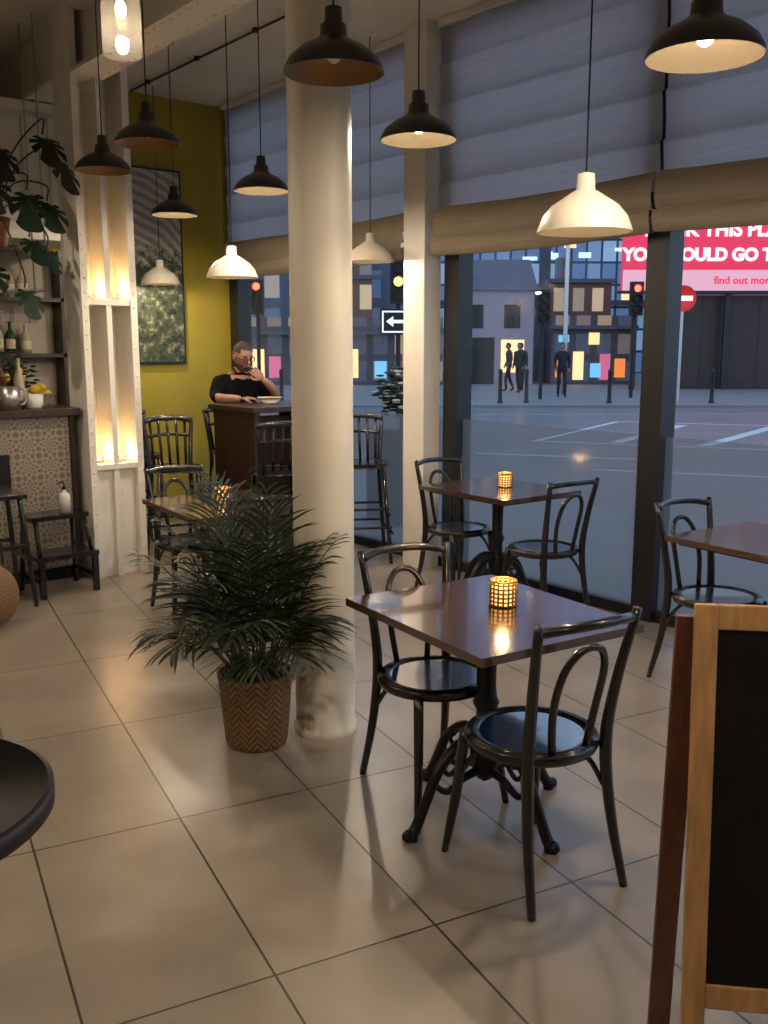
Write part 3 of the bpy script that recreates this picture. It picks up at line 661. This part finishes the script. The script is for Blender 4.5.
# ------------------------------------------------------------------ street
ROAD=mat("asphalt",(.16,.163,.165),.38,noise=.15,nscale=.6)
PAVE=mat("pavement_slabs",(.21,.21,.21),.6,noise=.12,nscale=1)
LINE=mat("road_paint",(.62,.63,.62),.6)
b=MB();b.add([(4.95,-60,-.10),(110,-60,-.10),(110,100,-.10),(4.95,100,-.10)],[(0,1,2,3)],ROAD,False);b.add([(4.95,100,-.10),(-40,100,-.10),(-40,8.4,-.10),(4.95,8.4,-.10)],[(0,1,2,3)],ROAD,False);b.obj("road_ground")
b=MB();b.box(4.96,8.2,-10,16,-.099,-.04,PAVE);b.obj("pavement_near")
def ebox(name,X0,X1,D0,D1,z0,z1,m,extra=None):
    b=MB();b.box(0,X1-X0,0,D1-D0,0,z1-z0,m)
    if extra: extra(b)
    x,y=E(X0,D0);return b.obj(name,(x,y,z0),-39)
def slab():
    b=MB();b.add([(-45,27,-.03),(60,27,-.03),(60,80,-.03),(-45,80,-.03)],[(0,1,2,3)],PAVE,False);b.add([(-45,27,-.10),(60,27,-.10),(60,27,-.03),(-45,27,-.03)],[(0,1,2,3)],PAVE,False)
    b.V=[Vector((*E(v.x,v.y),v.z)) for v in b.V];b.obj("pavement_far")
slab()
b=MB()
def stripe(p,q,w):
    p=Vector((*p,-.095));q=Vector((*q,-.095));s=(q-p).cross(Vector((0,0,1))).normalized()*w/2
    b.add([p+s,q+s,q-s,p-s],[(0,1,2,3)],LINE,False)
stripe(E(2.8,17.5),E(7.4,15.6),.14);stripe(E(2.8,17.5),E(5.4,22),.14);stripe(E(5.4,22),E(12,19.5),.14)
stripe(E(4.2,17.2),E(6.6,21),.25);stripe(E(5.6,16.6),E(8.4,20.5),.25);stripe(E(-6,20),E(2,19.5),.12);stripe(E(6,14.2),E(9,13.2),.14);stripe(E(-8,24),E(12,24.5),.10)
stripe(E(3.0,13.4),E(5.8,12.4),.12);stripe(E(1.5,15.5),E(4.0,14.6),.12)
b.obj("road_markings")
F_OFF=facade("office_glass_facade",(.05,.08,.14),(.08,.15,.28),(.40,.58,.75),.9,1.3,.07,.75,-.5)
F_BLUE=facade("blue_facade",(.08,.12,.19),(.05,.09,.17),(.95,.66,.32),1.3,1.9,.28,.8,-.6)
F_BRICK=facade("brick_facade",(.15,.12,.12),(.05,.06,.09),(.9,.6,.3),1.5,2.2,.4,.45,-.5)
F_BRK2=facade("red_brick_facade",(.16,.08,.06),(.05,.06,.08),(1,.7,.35),1.0,1.6,.22,.9,-.45)
F_PALE=mat("pale_render",(.36,.33,.36),.8,noise=.1)
F_BLK=facade("black_hoarding",(.012,.010,.010),(.035,.020,.016),(.06,.03,.02),1.1,3.8,.05,.02,0)
F_SHOP=facade("shopfront_facade",(.09,.08,.09),(.05,.06,.09),(.8,.48,.20),.9,1.15,.16,.7,-.5)
ROOF=mat("slate_roof",(.10,.11,.14),.7)
WARMW=mat("lit_window",(.8,.5,.25),.5,emit=(1,.60,.26),es=1.4)
COOLW=mat("cool_lit_window",(.5,.6,.8),.5,emit=(.5,.75,1),es=1.5)
def offx(b):
    rr=random.Random(3)
    for k in range(70):
        x=rr.uniform(.3,12);z=rr.uniform(1.5,14);b.box(x,x+rr.uniform(.3,.9),-.05,0,z,z+rr.uniform(.15,.5),COOLW if rr.random()<.6 else WARMW)
    for z in (4,8,12): b.box(-.1,13.1,-.4,0,z,z+.3,ROOF)
    b.box(6.2,6.8,-.5,0,0,22,ROOF)
ebox("office_building",3,16,58,70,-.03,22,F_OFF,offx)
ebox("office_building",-9,2.4,50,60,-.03,14,F_BLUE)
ebox("office_building",-22,-9.5,46,56,-.03,9,F_BRICK)
ebox("office_building",16.5,28,46,54,-.03,12,F_BRICK)
def brkx(b):
    b.box(-.15,3.35,-.2,.1,4.85,5.05,ROOF);b.box(.5,.9,1,1.4,5,6.2,F_BRK2);b.box(.3,2.9,-.05,0,2.6,2.75,WARMW)
ebox("brick_building",8.6,11.8,50.5,56,-.03,5.0,F_BRK2,brkx)
ebox("brick_building",-3.4,-.6,47.8,49.8,-.03,6.4,F_BRK2,brkx)
def gable(b):
    b.add([(-.15,-.1,4.0),(3.55,-.1,4.0),(3.55,2.5,5.5),(-.15,2.5,5.5)],[(0,1,2,3)],ROOF,False)
    b.add([(-.15,5.1,4.0),(3.55,5.1,4.0),(3.55,2.5,5.5),(-.15,2.5,5.5)],[(0,1,2,3)],ROOF,False)
    for x in (0,3.4): b.add([(x,0,4.0),(x,5,4.0),(x,2.5,5.5)],[(0,1,2)],F_PALE,False)
    b.box(.5,1.2,-.03,0,2.4,3.4,FRAME);b.box(2.1,2.8,-.03,0,2.4,3.4,FRAME);b.box(.4,1.7,-.03,0,0,2.0,FRAME);b.box(2.0,3.0,-.03,0,.5,1.9,WARMW)
ebox("rendered_house",3.1,6.5,42,47,-.03,3.97,F_PALE,gable)
ORG=mat("orange_panel",(.6,.15,.03),.6,emit=(1,.27,.05),es=.9);PNK=mat("pink_panel",(.5,.1,.2),.6,emit=(.9,.2,.35),es=.6);CYN=mat("cyan_panel",(.1,.3,.5),.6,emit=(.2,.6,1),es=.9)
def shopx(b):
    for k,(x,z0,z1,m) in enumerate([(.2,.3,1.2,ORG),(.95,.2,1.4,WARMW),(1.7,.3,.9,CYN),(2.1,.2,1.3,PNK),(2.75,.3,1.1,ORG),(.3,1.8,2.1,CYN),(1.6,1.7,2.2,WARMW)]): b.box(x,x+.45,-.05,0,z0,z1,m)
    b.box(-.1,3.6,-.5,0,2.35,2.5,ROOF)
ebox("shop_building",7.2,10.8,41.5,49,-.03,2.9,F_SHOP,shopx)
ebox("low_shops",-6,2.5,41,46,-.03,2.8,F_SHOP,lambda b:[b.box(x,x+.5,-.05,0,.3,z,m) for x,z,m in ((.4,1.5,WARMW),(1.1,1.2,PNK),(2.3,1.6,ORG),(3.3,1.1,WARMW),(4.4,1.5,WARMW),(5.6,1.0,CYN),(6.8,1.3,ORG))]+[b.box(-.1,8.6,-.5,0,2.1,2.25,ROOF)])
ebox("hoarding",11.1,26,37.2,40.5,-.03,3.5,F_BLK)
RED=mat("billboard_red",(.55,.03,.07),.5,emit=(.75,.03,.08),es=.8);PINK=mat("billboard_pink",(.8,.4,.45),.5,emit=(.9,.42,.48),es=.6);WT=mat("billboard_white",(.9,.9,.9),.5,emit=(1,1,1),es=.75)
b=MB();b.box(0,13,0,.3,0,2.8,RED);b.box(0,13,-.02,0,0,.75,PINK);b.box(-.1,13.1,-.01,.35,-.1,0,FRAME)
for X in (.5,4,8,12): b.box(X,X+.2,.30,.45,-3.68,2.5,FRAME)
x,y=E(8.9,36.4);bb=b.obj("billboard",(x,y,3.65),-39)
def text(s,size,loc,m,parent,bold=.02):
    c=bpy.data.curves.new("lettering","FONT");c.body=s;c.size=size;c.extrude=.01;c.offset=bold;c.materials.append(m)
    o=bpy.data.objects.new("lettering",c);COL.objects.link(o);o.location=loc;o.rotation_euler=(R(90),0,0);o.parent=parent
text("YOU WOULD GO TO CLASS",.62,(-.02,-.04,1.10),WT,bb,.03);text("THINK THIS PLACE",.70,(.6,-.04,1.98),WT,bb,.025)
text("find out more today",.40,(3.4,-.04,.25),RED,bb,.005)
AMB=mat("signal_amber",(1,.4,.05),.5,emit=(1,.4,.05),es=8);REDL=mat("signal_red",(1,.1,.05),.5,emit=(1,.06,.03),es=8)
def signal(X,D,z,lit,arrow=False):
    b=MB();b.cyl(.06,0,z+.95,DARK);b.box(-.2,.2,-.28,-.05,z,z+1.05,DARK)
    for k,m in enumerate((DARK,AMB if lit=='a' else DARK,REDL if lit=='r' else DARK)):
        b.lathe([(.001,0),(.11,0)],m,20,T=Matrix.Translation((0,-.29,z+.2+k*.32))@Matrix.Rotation(R(90),4,'X'))
        b.lathe([(.13,0),(.13,.12)],DARK,20,T=Matrix.Translation((0,-.28,z+.2+k*.32))@Matrix.Rotation(R(90),4,'X'))
    if arrow:
        b.box(-.45,.45,-.12,-.08,z-.75,z-.12,DARK);b.box(-.40,.40,-.125,-.12,z-.70,z-.17,WT);b.box(-.36,.36,-.13,-.125,z-.66,z-.21,DARK)
        b.box(-.2,.25,-.135,-.13,z-.47,z-.39,WT);b.add([(-.3,-.135,z-.43),(-.12,-.135,z-.30),(-.12,-.135,z-.56)],[(0,1,2)],WT,False)
    x,y=E(X,D);return b.obj("traffic_light",(x,y,-.1 if D<27 else -.03),-39)
signal(4.9,30,2.3,'n');signal(.35,24,2.75,'a',True);signal(8.0,31,2.6,'r');signal(-3.9,30,2.6,'r')
b=MB();b.cyl(.045,0,3.3,STEEL);T=Matrix.Translation((0,-.07,3.0))@Matrix.Rotation(R(90),4,'X')
SR=mat("sign_red",(.6,.02,.02),.4,emit=(.8,.03,.03),es=.45);b.lathe([(.001,.02),(.36,.02),(.37,0)],SR,36,T=T);b.box(-.26,.26,-.10,-.092,2.93,3.07,WT)
x,y=E(8.6,28);b.obj("no_entry_sign",(x,y,-.03),-39)
for X,D in ((3.4,28),(4.2,28.2),(6.6,28),(9.6,28),(-3,28),(-1.5,28)):
    b=MB();b.lathe([(.001,1.0),(.05,.98),(.07,.9),(.055,.86),(.06,.1),(.09,0)],DARK,14);x,y=E(X,D);b.obj("bollard",(x,y,-.03))
def slamp(X,D):
    b=MB();b.tube([(0,0,0),(0,0,6.5),(.3,0,7.2),(1.4,0,7.4)],[.09,.06,.05,.04],STEEL)
    b.ell((1.5,0,7.35),(.35,.1,.06),BULB);x,y=E(X,D);b.obj("street_lamp",(x,y,-.03),-39)
slamp(6.2,33)
b=MB();b.box(-.25,.25,-.25,.25,0,.9,DKWOOD)
for i in range(260):
    v=Vector((random.gauss(0,1),random.gauss(0,1),random.gauss(0,1))).normalized()*random.uniform(.15,.36);p=v*.8+Vector((0,0,1.25))
    b.ell(p,(.05,.04,.012),MONST if random.random()<.8 else CERAM,u=6,v=4,T=None)
b.tube([(0,0,.85),(0,0,1.3)],.03,DKWOOD)
b.obj("planter_shrub",(5.9,7.0,-.04))
# ------------------------------------------------------------------ world / camera
w=bpy.data.worlds.new("dusk_sky");scene.world=w;w.use_nodes=True;nt=w.node_tree;bg=nt.nodes["Background"]
tc=N(nt,"TexCoord");s=N(nt,"SeparateXYZ");r=N(nt,"ValToRGB");nt.links.new(tc.outputs["Generated"],s.inputs[0]);nt.links.new(s.outputs[2],r.inputs[0])
r.color_ramp.elements[0].color=(.43,.53,.66,1);r.color_ramp.elements[1].color=(.22,.33,.52,1);r.color_ramp.elements[1].position=.6
nt.links.new(r.outputs[0],bg.inputs[0]);bg.inputs[1].default_value=2.2
cd=bpy.data.cameras.new("camera");c=bpy.data.objects.new("camera",cd);COL.objects.link(c);scene.camera=c
cd.sensor_fit='VERTICAL';cd.sensor_height=36;cd.lens=950*36/1024;cd.clip_end=300
c.location=(0,0,1.65);c.rotation_euler=(R(90)-math.atan(167/950),0,R(-39))
